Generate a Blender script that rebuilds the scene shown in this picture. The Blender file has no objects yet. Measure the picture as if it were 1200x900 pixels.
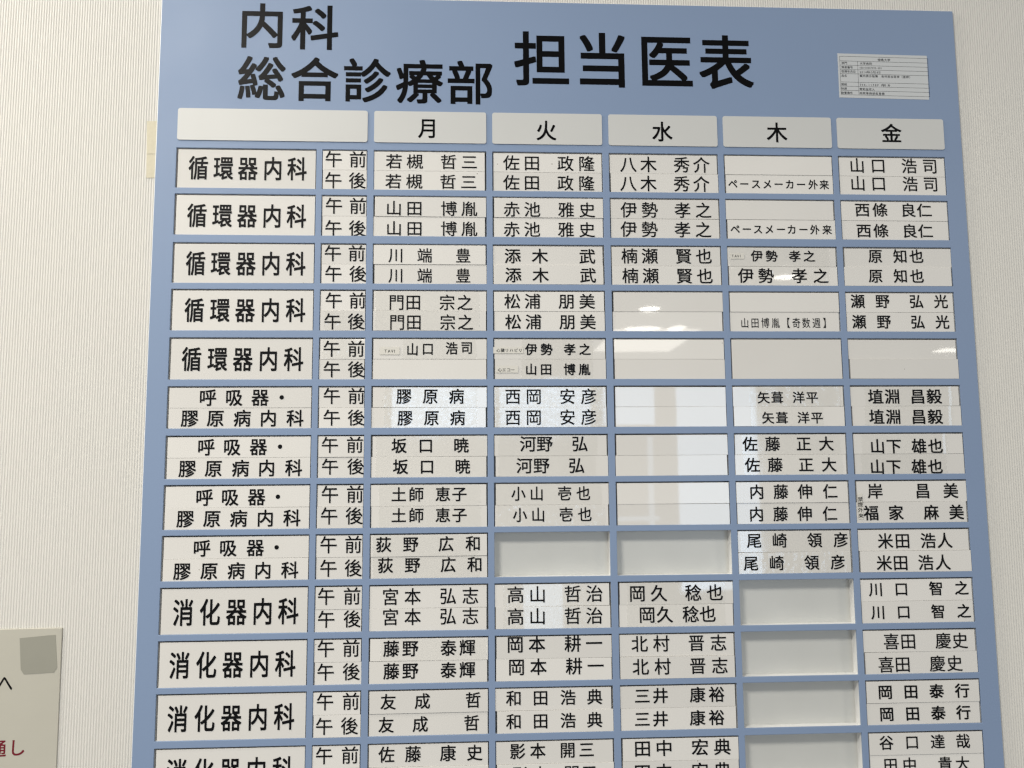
import bpy, bmesh, math, random
from mathutils import Matrix, Vector
random.seed(7)
scene = bpy.context.scene
C = scene.collection

# ------------------------------------------------------------------ camera
# Board space: x to the right, d down the board, both in mm from the top left corner of the first slot.
# World: board face in the plane y = 0 looking towards -y, z up.
TOP = 1.83
def W(x, d, out=0.0):
    """millimetres on the board (out = towards the viewer) -> world metres"""
    return Vector((x / 1000, -out / 1000, TOP - d / 1000))
cam_d = bpy.data.cameras.new('camera')
cam = bpy.data.objects.new('camera', cam_d)
C.objects.link(cam)
cam_d.sensor_width = 36
cam_d.lens = 31.3221
cam_d.clip_start = 0.02
cam_d.clip_end = 100
right, down, fwd = ((0.998551, 0.007654, -0.053258), (-0.001423, 0.993241, 0.116063), (0.053786, -0.115819, 0.991813))
w3 = lambda v: Vector((v[0], v[2], -v[1]))
m = Matrix.Identity(4)
for i, v in enumerate((w3(right), -w3(down), -w3(fwd))):
    for k in range(3):
        m[k][i] = v[k]
m.translation = W(275.76, 327.64, 840.69)
cam.matrix_world = m
scene.camera = cam

# ------------------------------------------------------------------ light
wd = bpy.data.worlds.new('World')
scene.world = wd
wd.use_nodes = True
nt = wd.node_tree                                                 # light thrown back by the corridor: pale ceiling above, darker floor below
tcw = nt.nodes.new('ShaderNodeTexCoord')
sep = nt.nodes.new('ShaderNodeSeparateXYZ')
ramp = nt.nodes.new('ShaderNodeMapRange')
ramp.inputs[1].default_value = -0.7
ramp.inputs[2].default_value = 0.7
ramp.inputs[3].default_value = 0.28
ramp.inputs[4].default_value = 0.37
nt.links.new(tcw.outputs['Generated'], sep.inputs[0])
nt.links.new(sep.outputs['Z'], ramp.inputs[0])
nt.nodes['Background'].inputs[0].default_value = (1.0, 0.985, 0.95, 1)
nt.links.new(ramp.outputs[0], nt.nodes['Background'].inputs[1])
scene.cycles.filter_width = 1.35
vs = scene.view_settings
vs.view_transform = 'Standard'
vs.look = 'None'
vs.exposure = 0.13
vs.gamma = 1.0

def lamp(name, x, d, out, sx, sy, radiance, col, aim, shape='RECTANGLE'):
    """area lamp at board-space metres, with the radiance of its face"""
    l = bpy.data.lights.new(name, 'AREA')
    l.shape = shape
    l.size = sx
    l.size_y = sy
    area = sx * sy * (math.pi / 4 if shape in ('DISK', 'ELLIPSE') else 1)
    l.energy = radiance * math.pi * area
    l.color = col
    o = bpy.data.objects.new(name, l)
    C.objects.link(o)
    o.location = W(x * 1000, d * 1000, out * 1000)
    o.rotation_euler = Vector(aim).to_track_quat('-Z', 'Y').to_euler()
    return o
WARM = (1.0, 0.955, 0.87)
DAY = (0.54, 0.74, 1.0)
DOWN = (0, 0, -1)
TOWARD = (0, 1, 0)
# ceiling lamps of the corridor, with added lamps for lit parts of its ceiling (0.77 m above the first slot)
lamp('ceiling_lamp_or_glow', -0.42, -0.77, 1.30, 0.46, 0.46, 62, WARM, DOWN, 'DISK')
lamp('ceiling_lamp_or_glow', -0.86, -0.77, 0.36, 0.36, 0.36, 44, WARM, DOWN, 'DISK')
lamp('ceiling_lamp_or_glow', 1.43, -0.77, 4.56, 0.13, 0.24, 13, WARM, DOWN, 'DISK')
lamp('lit_ceiling', 1.64, -0.77, 5.78, 0.62, 1.02, 5.5, WARM, DOWN)  # added glowing sheet in place of a lamplit stretch of ceiling
lamp('ceiling_lamp_or_glow', 1.52, -0.765, 5.22, 0.26, 0.16, 12, WARM, DOWN, 'ELLIPSE')  # no lamp there: added for a scallop of light on the ceiling
lamp('ceiling_lamp_or_glow', 1.76, -0.765, 5.22, 0.12, 0.22, 12, WARM, DOWN, 'ELLIPSE')  # second scallop of light on the ceiling, likewise an added lamp
lamp('ceiling_lamp_or_glow', 4.28, -0.77, 6.23, 0.22, 0.20, 12, WARM, DOWN)
lamp('ceiling_lamp_or_glow', 1.98, -0.77, 3.70, 0.13, 0.13, 16, WARM, DOWN, 'DISK')
lamp('ceiling_lamp_or_glow', -0.48, -0.77, 5.60, 0.16, 0.16, 14, WARM, DOWN, 'DISK')
lamp('ceiling_lamp_or_glow', 2.15, -0.77, 1.50, 0.46, 0.46, 26, WARM, DOWN, 'DISK')
# windows across the hall, and two thin strips added for pale frame lines
def window_or_strip(x0, x1, d0, d1, out, rad):
    lamp('window_or_frame_light', (x0 + x1) / 2, (d0 + d1) / 2, out, x1 - x0, d1 - d0, rad, DAY, TOWARD)
window_or_strip(-0.30, 0.52, -0.52, -0.12, 6.3, 5.8)
window_or_strip(0.56, 1.30, -0.52, -0.12, 6.3, 5.8)
window_or_strip(1.40, 1.82, -0.52, -0.17, 6.3, 4.8)
window_or_strip(2.00, 2.66, -0.52, 1.15, 6.3, 4.8)
window_or_strip(1.755, 1.80, -0.08, 0.70, 6.3, 2.2)  # not a pane: light strip added for the pale upright frame line
window_or_strip(1.46, 1.84, 0.56, 0.60, 6.3, 2.2)  # light strip added for the pale crosswise frame line
window_or_strip(0.74, 1.05, 0.95, 1.45, 6.3, 4.0)

COLS = {'D': (0.0, 133.3), 'A': (139.0, 182.3), 'M': (188.6, 297.9), 'T': (303.8, 412.3), 'W': (418.8, 527.9), 'H': (533.8, 644.0), 'F': (649.9, 760.0)}
ROWS = {1: (0.0, 39.6), 2: (45.6, 85.8), 3: (93.4, 132.6), 4: (138.6, 178.2), 5: (185.0, 224.8), 6: (231.2, 270.7), 7: (277.3, 317.2), 8: (322.8, 363.5), 9: (368.9, 409.8), 10: (415.5, 457.1), 11: (462.8, 503.7), 12: (509.1, 549.6), 13: (555.9, 596.2)}
EDGE = {'BL': -19.1, 'BR': 778.3, 'BT': -156.1, 'HT': -39.4, 'HB': -7.6}
LETTERS = {
 (1, 'D', 0): [('循',21.18,19.71,19.26,24.58,2),('環',44.84,19.71,19.26,24.58,2),('器',68.02,19.71,19.26,24.58,2),('内',91.82,19.71,19.26,24.58,2),('科',114.88,19.71,19.26,24.58,2)],
 (1, 'A', 1): [('午',149.86,9.72,17.23,17.39,0.7),('前',173.12,9.72,17.23,17.39,0.7)],
 (1, 'A', 2): [('午',149.91,30.85,17.18,17.29,0.7),('後',172.83,30.85,17.18,17.29,0.7)],
 (1, 'M', 1): [('若',208.01,10.97,16.46,15.58,0.7),('槻',228.12,10.97,16.46,15.58,0.7),('哲',261.02,10.97,16.46,15.58,0.7),('三',281.27,10.97,16.46,15.58,0.7)],
 (1, 'M', 2): [('若',207.62,31.06,16.41,15.49,0.7),('槻',227.67,31.06,16.41,15.49,0.7),('哲',260.48,31.06,16.41,15.49,0.7),('三',280.67,31.06,16.41,15.49,0.7)],
 (1, 'T', 1): [('佐',322.46,10.99,16.7,16.31,0.7),('田',342.59,10.99,16.7,16.31,0.7),('政',375.68,10.99,16.7,16.31,0.7),('隆',396.5,10.99,16.7,16.31,0.7)],
 (1, 'T', 2): [('佐',322.31,30.93,16.65,16.23,0.7),('田',342.38,30.93,16.65,16.23,0.7),('政',375.38,30.93,16.65,16.23,0.7),('隆',396.15,30.93,16.65,16.23,0.7)],
 (1, 'W', 1): [('八',437.99,11.03,16.94,17.06,0.7),('木',458.12,11.03,16.94,17.06,0.7),('秀',491.4,11.03,16.94,17.06,0.7),('介',511.09,11.03,16.94,17.06,0.7)],
 (1, 'W', 2): [('八',437.54,30.52,16.89,16.97,0.7),('木',457.62,30.52,16.89,16.97,0.7),('秀',490.81,30.52,16.89,16.97,0.7),('介',510.45,30.52,16.89,16.97,0.7)],
 (1, 'H', 1): [],
 (1, 'H', 2): [('ペ',542.13,29.85,9.96,10.44,1),('ー',553.58,29.85,9.96,10.44,1),('ス',565.34,29.85,9.96,10.44,1),('メ',576.83,29.85,9.96,10.44,1),('ー',588.33,29.85,9.96,10.44,1),('カ',599.56,29.85,9.96,10.44,1),('ー',611.1,29.85,9.96,10.44,1),('外',623.23,29.85,9.96,10.44,1),('来',634.5,29.85,9.96,10.44,1)],
 (1, 'F', 1): [('山',669.18,9.37,16.48,16.67,0.7),('口',690.77,9.37,16.48,16.67,0.7),('浩',722.68,9.37,16.48,16.67,0.7),('司',744.12,9.37,16.48,16.67,0.7)],
 (1, 'F', 2): [('山',669.05,27.96,16.44,16.59,0.7),('口',690.3,27.96,16.44,16.59,0.7),('浩',722.72,27.96,16.44,16.59,0.7),('司',743.81,27.96,16.44,16.59,0.7)],
 (2, 'D', 0): [('循',21.38,66.82,19.14,24.27,2),('環',45.15,66.82,19.14,24.27,2),('器',68.46,66.82,19.14,24.27,2),('内',92.11,66.82,19.14,24.27,2),('科',115.29,66.82,19.14,24.27,2)],
 (2, 'A', 1): [('午',150.85,56.09,17.13,17.18,0.7),('前',173.69,56.09,17.13,17.18,0.7)],
 (2, 'A', 2): [('午',150.65,78.36,17.08,17.07,0.7),('後',173.42,78.36,17.08,17.07,0.7)],
 (2, 'M', 1): [('山',208.37,58.14,16.35,15.69,0.7),('田',228.08,58.14,16.35,15.69,0.7),('博',261.32,58.14,16.35,15.69,0.7),('胤',281.17,58.14,16.35,15.69,0.7)],
 (2, 'M', 2): [('山',208.52,77.96,16.31,15.61,0.7),('田',228.18,77.96,16.31,15.61,0.7),('博',261.33,77.96,16.31,15.61,0.7),('胤',281.12,77.96,16.31,15.61,0.7)],
 (2, 'T', 1): [('赤',322.38,58.2,16.59,16.11,0.7),('池',342.38,58.2,16.59,16.11,0.7),('雅',375.54,58.2,16.59,16.11,0.7),('史',396.23,58.2,16.59,16.11,0.7)],
 (2, 'T', 2): [('赤',322.24,77.88,16.55,16.03,0.7),('池',342.18,77.88,16.55,16.03,0.7),('雅',375.25,77.88,16.55,16.03,0.7),('史',395.89,77.88,16.55,16.03,0.7)],
 (2, 'W', 1): [('伊',437.49,57.4,16.83,16.85,0.7),('勢',458.06,57.4,16.83,16.85,0.7),('孝',490.85,57.4,16.83,16.85,0.7),('之',511.56,57.4,16.83,16.85,0.7)],
 (2, 'W', 2): [('伊',437.04,76.95,16.79,16.77,0.7),('勢',457.55,76.95,16.79,16.77,0.7),('孝',490.26,76.95,16.79,16.77,0.7),('之',510.92,76.95,16.79,16.77,0.7)],
 (2, 'H', 1): [],
 (2, 'H', 2): [('ペ',542.71,76.01,9.9,10.31,1),('ー',554.38,76.01,9.9,10.31,1),('ス',565.49,76.01,9.9,10.31,1),('メ',576.91,76.01,9.9,10.31,1),('ー',588.63,76.01,9.9,10.31,1),('カ',599.5,76.01,9.9,10.31,1),('ー',611.26,76.01,9.9,10.31,1),('外',622.74,76.01,9.9,10.31,1),('来',635.1,76.01,9.9,10.31,1)],
 (2, 'F', 1): [('西',671.93,55.26,16.07,14.89,0.9),('條',689.92,55.26,16.07,14.89,0.9),('良',718.72,55.26,16.07,14.89,0.9),('仁',735.35,55.26,16.07,14.89,0.9)],
 (2, 'F', 2): [('西',672.51,76.53,16.03,14.81,0.9),('條',689.87,76.53,16.03,14.81,0.9),('良',719.17,76.53,16.03,14.81,0.9),('仁',735.46,76.53,16.03,14.81,0.9)],
 (3, 'D', 0): [('循',21.84,113.61,19.02,24.56,2),('環',45.2,113.61,19.02,24.56,2),('器',68.63,113.61,19.02,24.56,2),('内',92.13,113.61,19.02,24.56,2),('科',115.69,113.61,19.02,24.56,2)],
 (3, 'A', 1): [('午',150.49,103.01,17.02,16.96,0.7),('前',173.18,103.01,17.02,16.96,0.7)],
 (3, 'A', 2): [('午',151.34,123.05,16.97,16.87,0.7),('後',174.51,123.05,16.97,16.87,0.7)],
 (3, 'M', 1): [('川',210.63,104.72,15.07,15.19,0.7),('端',238.13,104.72,15.07,15.19,0.7),('豊',275.04,104.72,15.07,15.19,0.7)],
 (3, 'M', 2): [('川',210.77,124.3,15.04,15.11,0.7),('端',238.2,124.3,15.04,15.11,0.7),('豊',275.01,124.3,15.04,15.11,0.7)],
 (3, 'T', 1): [('添',322.93,104.53,16.41,15.61,0.9),('木',349.44,104.53,16.41,15.61,0.9),('武',395.63,104.53,16.41,15.61,0.9)],
 (3, 'T', 2): [('添',323.4,123.55,16.37,15.53,0.9),('木',349.84,123.55,16.37,15.53,0.9),('武',395.92,123.55,16.37,15.53,0.9)],
 (3, 'W', 1): [('楠',437.05,103.79,16.65,16.18,0.8),('瀬',457,103.79,16.65,16.18,0.8),('賢',490.3,103.79,16.65,16.18,0.8),('也',510.59,103.79,16.65,16.18,0.8)],
 (3, 'W', 2): [('楠',437.43,123.58,16.61,16.1,0.8),('瀬',457.33,123.58,16.61,16.1,0.8),('賢',490.54,123.58,16.61,16.1,0.8),('也',510.78,123.58,16.61,16.1,0.8)],
 (3, 'H', 1): [('伊',563.27,103.04,12.28,11.89,1.1),('勢',577.98,103.04,12.28,11.89,1.1),('孝',601.29,103.04,12.28,11.89,1.1),('之',615.86,103.04,12.28,11.89,1.1)],
 (3, 'H', 2): [('伊',551.64,122.77,16.16,15.75,0.9),('勢',571.62,122.77,16.16,15.75,0.9),('孝',605.09,122.77,16.16,15.75,0.9),('之',626.49,122.77,16.16,15.75,0.9)],
 (3, 'F', 1): [('原',682.63,102.31,14.82,14.79,1),('知',707.97,102.31,14.82,14.79,1),('也',724.48,102.31,14.82,14.79,1)],
 (3, 'F', 2): [('原',681.49,122.61,14.78,14.71,1),('知',706.76,122.61,14.78,14.71,1),('也',723.22,122.61,14.78,14.71,1)],
 (4, 'D', 0): [('循',22.01,158.72,18.9,24.26,2),('環',45.75,158.72,18.9,24.26,2),('器',69.03,158.72,18.9,24.26,2),('内',92.65,158.72,18.9,24.26,2),('科',116.34,158.72,18.9,24.26,2)],
 (4, 'A', 1): [('午',152.01,149.06,16.91,16.75,0.7),('前',174.56,149.06,16.91,16.75,0.7)],
 (4, 'A', 2): [('午',151.25,169.41,16.87,16.66,0.7),('後',173.47,169.41,16.87,16.66,0.7)],
 (4, 'M', 1): [('門',211.51,150.71,15.57,16.21,0.7),('田',227.46,150.71,15.57,16.21,0.7),('宗',259.74,150.71,15.57,16.21,0.7),('之',276.61,150.71,15.57,16.21,0.7)],
 (4, 'M', 2): [('門',212.19,170.04,15.53,16.12,0.7),('田',228.1,170.04,15.53,16.12,0.7),('宗',260.3,170.04,15.53,16.12,0.7),('之',277.13,170.04,15.53,16.12,0.7)],
 (4, 'T', 1): [('松',322.38,149.18,16.32,15.65,0.8),('浦',341.92,149.18,16.32,15.65,0.8),('朋',374.75,149.18,16.32,15.65,0.8),('美',394.63,149.18,16.32,15.65,0.8)],
 (4, 'T', 2): [('松',323.04,169.22,16.27,15.56,0.8),('浦',342.54,169.22,16.27,15.56,0.8),('朋',375.28,169.22,16.27,15.56,0.8),('美',395.11,169.22,16.27,15.56,0.8)],
 (4, 'W', 1): [],
 (4, 'W', 2): [],
 (4, 'H', 1): [],
 (4, 'H', 2): [('山',548.78,169.73,8.48,10.75,0.3),('田',558.9,169.73,8.48,10.75,0.3),('博',569.04,169.73,8.48,10.75,0.3),('胤',579.41,169.73,8.48,10.75,0.3),('【',589.57,169.73,8.48,10.75,0.3),('奇',599.96,169.73,8.48,10.75,0.3),('数',609.73,169.73,8.48,10.75,0.3),('週',619.93,169.73,8.48,10.75,0.3),('】',630.58,169.73,8.48,10.75,0.3)],
 (4, 'F', 1): [('瀬',662.25,147.92,14.69,14.6,1),('野',687.16,147.92,14.69,14.6,1),('弘',721.43,147.92,14.69,14.6,1),('光',746.31,147.92,14.69,14.6,1)],
 (4, 'F', 2): [('瀬',662.64,168.4,14.65,14.52,1),('野',687.49,168.4,14.65,14.52,1),('弘',721.67,168.4,14.65,14.52,1),('光',746.49,168.4,14.65,14.52,1)],
 (5, 'D', 0): [('循',20.93,205.44,18.78,23.95,2),('環',44.78,205.44,18.78,23.95,2),('器',68.17,205.44,18.78,23.95,2),('内',91.9,205.44,18.78,23.95,2),('科',115.44,205.44,18.78,23.95,2)],
 (5, 'A', 1): [('午',150.86,195.64,16.8,16.54,0.7),('前',173.8,195.64,16.8,16.54,0.7)],
 (5, 'A', 2): [('午',151.16,215.19,16.76,16.45,0.7),('後',174.05,215.19,16.76,16.45,0.7)],
 (5, 'M', 1): [('山',226.89,196.14,11.99,12.76,1.1),('口',241.43,195.59,11.99,12.76,1.1),('浩',264.1,195.02,11.99,12.76,1.1),('司',278.44,194.46,11.99,12.76,1.1)],
 (5, 'M', 2): [],
 (5, 'T', 1): [('伊',340.01,195.98,11.8,11.88,1.2),('勢',354.76,195.98,11.8,11.88,1.2),('孝',377.14,195.98,11.8,11.88,1.2),('之',391.75,195.98,11.8,11.88,1.2)],
 (5, 'T', 2): [('山',339.81,215.37,11.77,11.82,1.2),('田',354.11,215.37,11.77,11.82,1.2),('博',376.64,215.37,11.77,11.82,1.2),('胤',391.01,215.37,11.77,11.82,1.2)],
 (5, 'W', 1): [],
 (5, 'W', 2): [],
 (5, 'H', 0): [],
 (5, 'F', 1): [],
 (5, 'F', 2): [],
 (6, 'D', 1): [('呼',36.99,241.69,16.46,16.79,1.6),('吸',61.03,241.69,16.46,16.79,1.6),('器',85.14,241.69,16.46,16.79,1.6),('・',105.12,241.69,16.46,16.79,1.6)],
 (6, 'D', 2): [('膠',20.97,261.14,16.38,16.68,1.6),('原',44.63,261.14,16.38,16.68,1.6),('病',69.15,261.14,16.38,16.68,1.6),('内',93.22,261.14,16.38,16.68,1.6),('科',117.9,261.14,16.38,16.68,1.6)],
 (6, 'A', 1): [('午',151.56,240.55,16.7,16.34,0.7),('前',174.63,240.55,16.7,16.34,0.7)],
 (6, 'A', 2): [('午',151.88,260.93,16.66,16.25,0.7),('後',174.62,260.93,16.66,16.25,0.7)],
 (6, 'M', 1): [('膠',219.11,241,14.81,15.23,1),('原',243.99,241,14.81,15.23,1),('病',268.68,241,14.81,15.23,1)],
 (6, 'M', 2): [('膠',220.31,261.48,14.77,15.15,1),('原',245.12,261.48,14.77,15.15,1),('病',269.74,261.48,14.77,15.15,1)],
 (6, 'T', 1): [('西',322.07,241.38,15.67,15.92,0.7),('岡',341.99,241.38,15.67,15.92,0.7),('安',374.2,241.38,15.67,15.92,0.7),('彦',394.65,241.38,15.67,15.92,0.7)],
 (6, 'T', 2): [('西',321.92,261.34,15.63,15.84,0.7),('岡',341.78,261.34,15.63,15.84,0.7),('安',373.9,261.34,15.63,15.84,0.7),('彦',394.3,261.34,15.63,15.84,0.7)],
 (6, 'W', 1): [],
 (6, 'W', 2): [],
 (6, 'H', 1): [('矢',564.14,242.92,12.51,12.12,1),('葺',577.54,242.92,12.51,12.12,1),('洋',598.52,242.92,12.51,12.12,1),('平',611.77,242.92,12.51,12.12,1)],
 (6, 'H', 2): [('矢',567.72,262.55,12.48,12.06,1),('葺',581.3,262.55,12.48,12.06,1),('洋',602.44,262.55,12.48,12.06,1),('平',615.66,262.55,12.48,12.06,1)],
 (6, 'F', 1): [('埴',675.2,242.14,15.69,15.15,1.1),('淵',691.76,242.14,15.69,15.15,1.1),('昌',717.1,242.14,15.69,15.15,1.1),('毅',733.53,242.14,15.69,15.15,1.1)],
 (6, 'F', 2): [('埴',675.15,261.9,15.64,15.07,1.1),('淵',691.67,261.9,15.64,15.07,1.1),('昌',716.93,261.9,15.64,15.07,1.1),('毅',733.32,261.9,15.64,15.07,1.1)],
 (7, 'D', 1): [('呼',36.88,287.89,16.35,16.58,1.6),('吸',60.51,287.89,16.35,16.58,1.6),('器',84.72,287.89,16.35,16.58,1.6),('・',104.57,287.89,16.35,16.58,1.6)],
 (7, 'D', 2): [('膠',20.46,307.6,16.27,16.47,1.6),('原',44.23,307.6,16.27,16.47,1.6),('病',68.85,307.6,16.27,16.47,1.6),('内',92.76,307.6,16.27,16.47,1.6),('科',117.54,307.6,16.27,16.47,1.6)],
 (7, 'A', 1): [('午',150.7,286.51,16.59,16.13,0.7),('前',173.88,286.51,16.59,16.13,0.7)],
 (7, 'A', 2): [('午',151.02,306.63,16.55,16.04,0.7),('後',174.67,306.63,16.55,16.04,0.7)],
 (7, 'M', 1): [('坂',214.89,287.45,14.71,14.75,1.1),('口',239.87,287.45,14.71,14.75,1.1),('暁',272.93,287.45,14.71,14.75,1.1)],
 (7, 'M', 2): [('坂',216.35,307.15,14.67,14.67,1.1),('口',241,307.15,14.67,14.67,1.1),('暁',274.24,307.15,14.67,14.67,1.1)],
 (7, 'T', 1): [('河',336.06,286.44,15.82,15.74,0.9),('野',351.83,286.44,15.82,15.74,0.9),('弘',385.31,286.44,15.82,15.74,0.9)],
 (7, 'T', 2): [('河',332.43,306.93,15.77,15.65,0.9),('野',348.56,306.93,15.77,15.65,0.9),('弘',381.93,306.93,15.77,15.65,0.9)],
 (7, 'W', 1): [],
 (7, 'W', 2): [],
 (7, 'H', 1): [('佐',549.39,287.58,15.17,14.65,1),('藤',571.34,287.58,15.17,14.65,1),('正',601.81,287.58,15.17,14.65,1),('大',623.9,287.58,15.17,14.65,1)],
 (7, 'H', 2): [('佐',550.82,307.6,15.13,14.57,1),('藤',572.93,307.6,15.13,14.57,1),('正',603.1,307.6,15.13,14.57,1),('大',625.58,307.6,15.13,14.57,1)],
 (7, 'F', 1): [('山',674.21,290.36,15.4,14.99,1.1),('下',690.41,290.36,15.4,14.99,1.1),('雄',715.44,290.36,15.4,14.99,1.1),('也',731.73,290.36,15.4,14.99,1.1)],
 (7, 'F', 2): [('山',673.09,310.07,15.36,14.91,1.1),('下',689.25,310.07,15.36,14.91,1.1),('雄',714.22,310.07,15.36,14.91,1.1),('也',730.45,310.07,15.36,14.91,1.1)],
 (8, 'D', 1): [('呼',36.73,334.14,16.38,16.51,1.6),('吸',59.94,334.14,16.38,16.51,1.6),('器',84.2,334.14,16.38,16.51,1.6),('・',103.65,334.14,16.38,16.51,1.6)],
 (8, 'D', 2): [('膠',20.23,353.59,16.3,16.4,1.6),('原',44.29,353.59,16.3,16.4,1.6),('病',68.43,353.59,16.3,16.4,1.6),('内',92.64,353.59,16.3,16.4,1.6),('科',116.93,353.59,16.3,16.4,1.6)],
 (8, 'A', 1): [('午',151.29,332.34,16.63,17.06,0.7),('前',174.46,332.34,16.63,17.06,0.7)],
 (8, 'A', 2): [('午',151.02,352.14,16.59,16.97,0.7),('後',173.93,352.14,16.59,16.97,0.7)],
 (8, 'M', 1): [('土',214.95,332.95,14.45,14.28,1),('師',231.1,332.95,14.45,14.28,1),('恵',255.86,332.95,14.45,14.28,1),('子',271.34,332.95,14.45,14.28,1)],
 (8, 'M', 2): [('土',215.08,352.28,14.41,14.2,1),('師',231.19,352.28,14.41,14.2,1),('恵',255.88,352.28,14.41,14.2,1),('子',271.33,352.28,14.41,14.2,1)],
 (8, 'T', 1): [('小',326.57,333.1,13.74,14.24,0.9),('山',343.84,333.1,13.74,14.24,0.9),('壱',370.21,333.1,13.74,14.24,0.9),('也',387.97,333.1,13.74,14.24,0.9)],
 (8, 'T', 2): [('小',327.81,352.77,13.7,14.16,0.9),('山',345.03,352.77,13.7,14.16,0.9),('壱',371.33,352.77,13.7,14.16,0.9),('也',389.04,352.77,13.7,14.16,0.9)],
 (8, 'W', 1): [],
 (8, 'W', 2): [],
 (8, 'H', 1): [('内',553.77,333.14,14.84,14.71,1),('藤',577.14,333.14,14.84,14.71,1),('伸',600.8,333.14,14.84,14.71,1),('仁',625.19,333.14,14.84,14.71,1)],
 (8, 'H', 2): [('内',552.93,354.19,14.8,14.62,1),('藤',576.23,354.19,14.8,14.62,1),('伸',599.81,354.19,14.8,14.62,1),('仁',624.14,354.19,14.8,14.62,1)],
 (8, 'F', 1): [('岸',669.55,333.41,15.54,15.28,1),('昌',716.36,333.41,15.54,15.28,1),('美',744.04,333.41,15.54,15.28,1)],
 (8, 'F', 2): [('福',664.39,353.98,15.25,14.96,1.1),('家',688.68,353.98,15.25,14.96,1.1),('麻',723.36,353.98,15.25,14.96,1.1),('美',748.28,353.98,15.25,14.96,1.1)],
 (9, 'D', 1): [('呼',35.9,380.3,16.27,16.29,1.6),('吸',59.53,380.3,16.27,16.29,1.6),('器',84.2,380.3,16.27,16.29,1.6),('・',103.53,380.3,16.27,16.29,1.6)],
 (9, 'D', 2): [('膠',18.97,400.84,16.19,16.18,1.6),('原',43.26,400.84,16.19,16.18,1.6),('病',67.61,400.84,16.19,16.18,1.6),('内',91.66,400.84,16.19,16.18,1.6),('科',115.98,400.84,16.19,16.18,1.6)],
 (9, 'A', 1): [('午',150.86,378.43,16.52,16.85,0.7),('前',173.49,378.43,16.52,16.85,0.7)],
 (9, 'A', 2): [('午',151,399.71,16.47,16.75,0.7),('後',173.56,399.71,16.47,16.75,0.7)],
 (9, 'M', 1): [('荻',201.27,378.72,14.71,14.79,1),('野',226.21,378.72,14.71,14.79,1),('広',258.93,378.72,14.71,14.79,1),('和',284.06,378.72,14.71,14.79,1)],
 (9, 'M', 2): [('荻',203.01,397.81,14.68,14.71,1),('野',227.89,397.81,14.68,14.71,1),('広',260.92,397.81,14.68,14.71,1),('和',285.59,397.81,14.68,14.71,1)],
 (9, 'H', 1): [('尾',549.75,379,14.74,14.52,1),('崎',574.28,379,14.74,14.52,1),('領',608.12,379,14.74,14.52,1),('彦',633.49,379,14.74,14.52,1)],
 (9, 'H', 2): [('尾',545.87,399.97,14.69,14.43,1),('崎',570.53,399.97,14.69,14.43,1),('領',604.26,399.97,14.69,14.43,1),('彦',629.54,399.97,14.69,14.43,1)],
 (9, 'F', 1): [('米',676.89,380.65,15.7,15.56,0.9),('田',693.56,380.65,15.7,15.56,0.9),('浩',718.75,380.65,15.7,15.56,0.9),('人',735.07,380.65,15.7,15.56,0.9)],
 (9, 'F', 2): [('米',674.16,401.14,15.65,15.47,0.9),('田',690.11,401.14,15.65,15.47,0.9),('浩',714.78,401.14,15.65,15.47,0.9),('人',731.49,401.14,15.65,15.47,0.9)],
 (10, 'D', 0): [('消',21.19,437.63,19,25.05,2),('化',44.97,437.63,19,25.05,2),('器',68.63,437.63,19,25.05,2),('内',92.18,437.63,19,25.05,2),('科',115.41,437.63,19,25.05,2)],
 (10, 'A', 1): [('午',149.48,425.06,16.41,16.62,0.7),('前',172.92,425.06,16.41,16.62,0.7)],
 (10, 'A', 2): [('午',149.81,445.5,16.37,16.53,0.7),('後',173.19,445.5,16.37,16.53,0.7)],
 (10, 'M', 1): [('宮',207.93,426.23,15.9,16.27,0.7),('本',228.23,426.23,15.9,16.27,0.7),('弘',260.74,426.23,15.9,16.27,0.7),('志',281.37,426.23,15.9,16.27,0.7)],
 (10, 'M', 2): [('宮',208.08,444.47,15.86,16.18,0.7),('本',228.33,444.47,15.86,16.18,0.7),('弘',260.75,444.47,15.86,16.18,0.7),('志',281.33,444.47,15.86,16.18,0.7)],
 (10, 'T', 1): [('高',323.21,425.89,16.57,16.18,0.7),('山',343.62,425.89,16.57,16.18,0.7),('哲',376.42,425.89,16.57,16.18,0.7),('治',396.76,425.89,16.57,16.18,0.7)],
 (10, 'T', 2): [('高',323.05,445.82,16.52,16.09,0.7),('山',343.4,445.82,16.52,16.09,0.7),('哲',376.11,445.82,16.52,16.09,0.7),('治',396.39,445.82,16.52,16.09,0.7)],
 (10, 'W', 1): [('岡',436.98,426.44,16.07,16.03,0.9),('久',457.35,426.44,16.07,16.03,0.9),('稔',489.83,426.44,16.07,16.03,0.9),('也',510.33,426.44,16.07,16.03,0.9)],
 (10, 'W', 2): [('岡',445.69,445.99,16.04,15.95,0.9),('久',462.39,445.99,16.04,15.95,0.9),('稔',486.85,445.99,16.04,15.95,0.9),('也',502.98,445.99,16.04,15.95,0.9)],
 (10, 'F', 1): [('川',665.04,425.62,14.14,13.75,1.1),('口',689.77,425.62,14.14,13.75,1.1),('智',723.67,425.62,14.14,13.75,1.1),('之',748.57,425.62,14.14,13.75,1.1)],
 (10, 'F', 2): [('川',666.04,446.96,14.1,13.67,1.1),('口',690.7,446.96,14.1,13.67,1.1),('智',724.28,446.96,14.1,13.67,1.1),('之',749.34,446.96,14.1,13.67,1.1)],
 (11, 'D', 0): [('消',19.59,484.12,18.87,24.72,2),('化',43.2,484.12,18.87,24.72,2),('器',66.7,484.12,18.87,24.72,2),('内',90.27,484.12,18.87,24.72,2),('科',113.72,484.12,18.87,24.72,2)],
 (11, 'A', 1): [('午',149.85,471.67,16.3,16.41,0.7),('前',172.76,471.67,16.3,16.41,0.7)],
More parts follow.
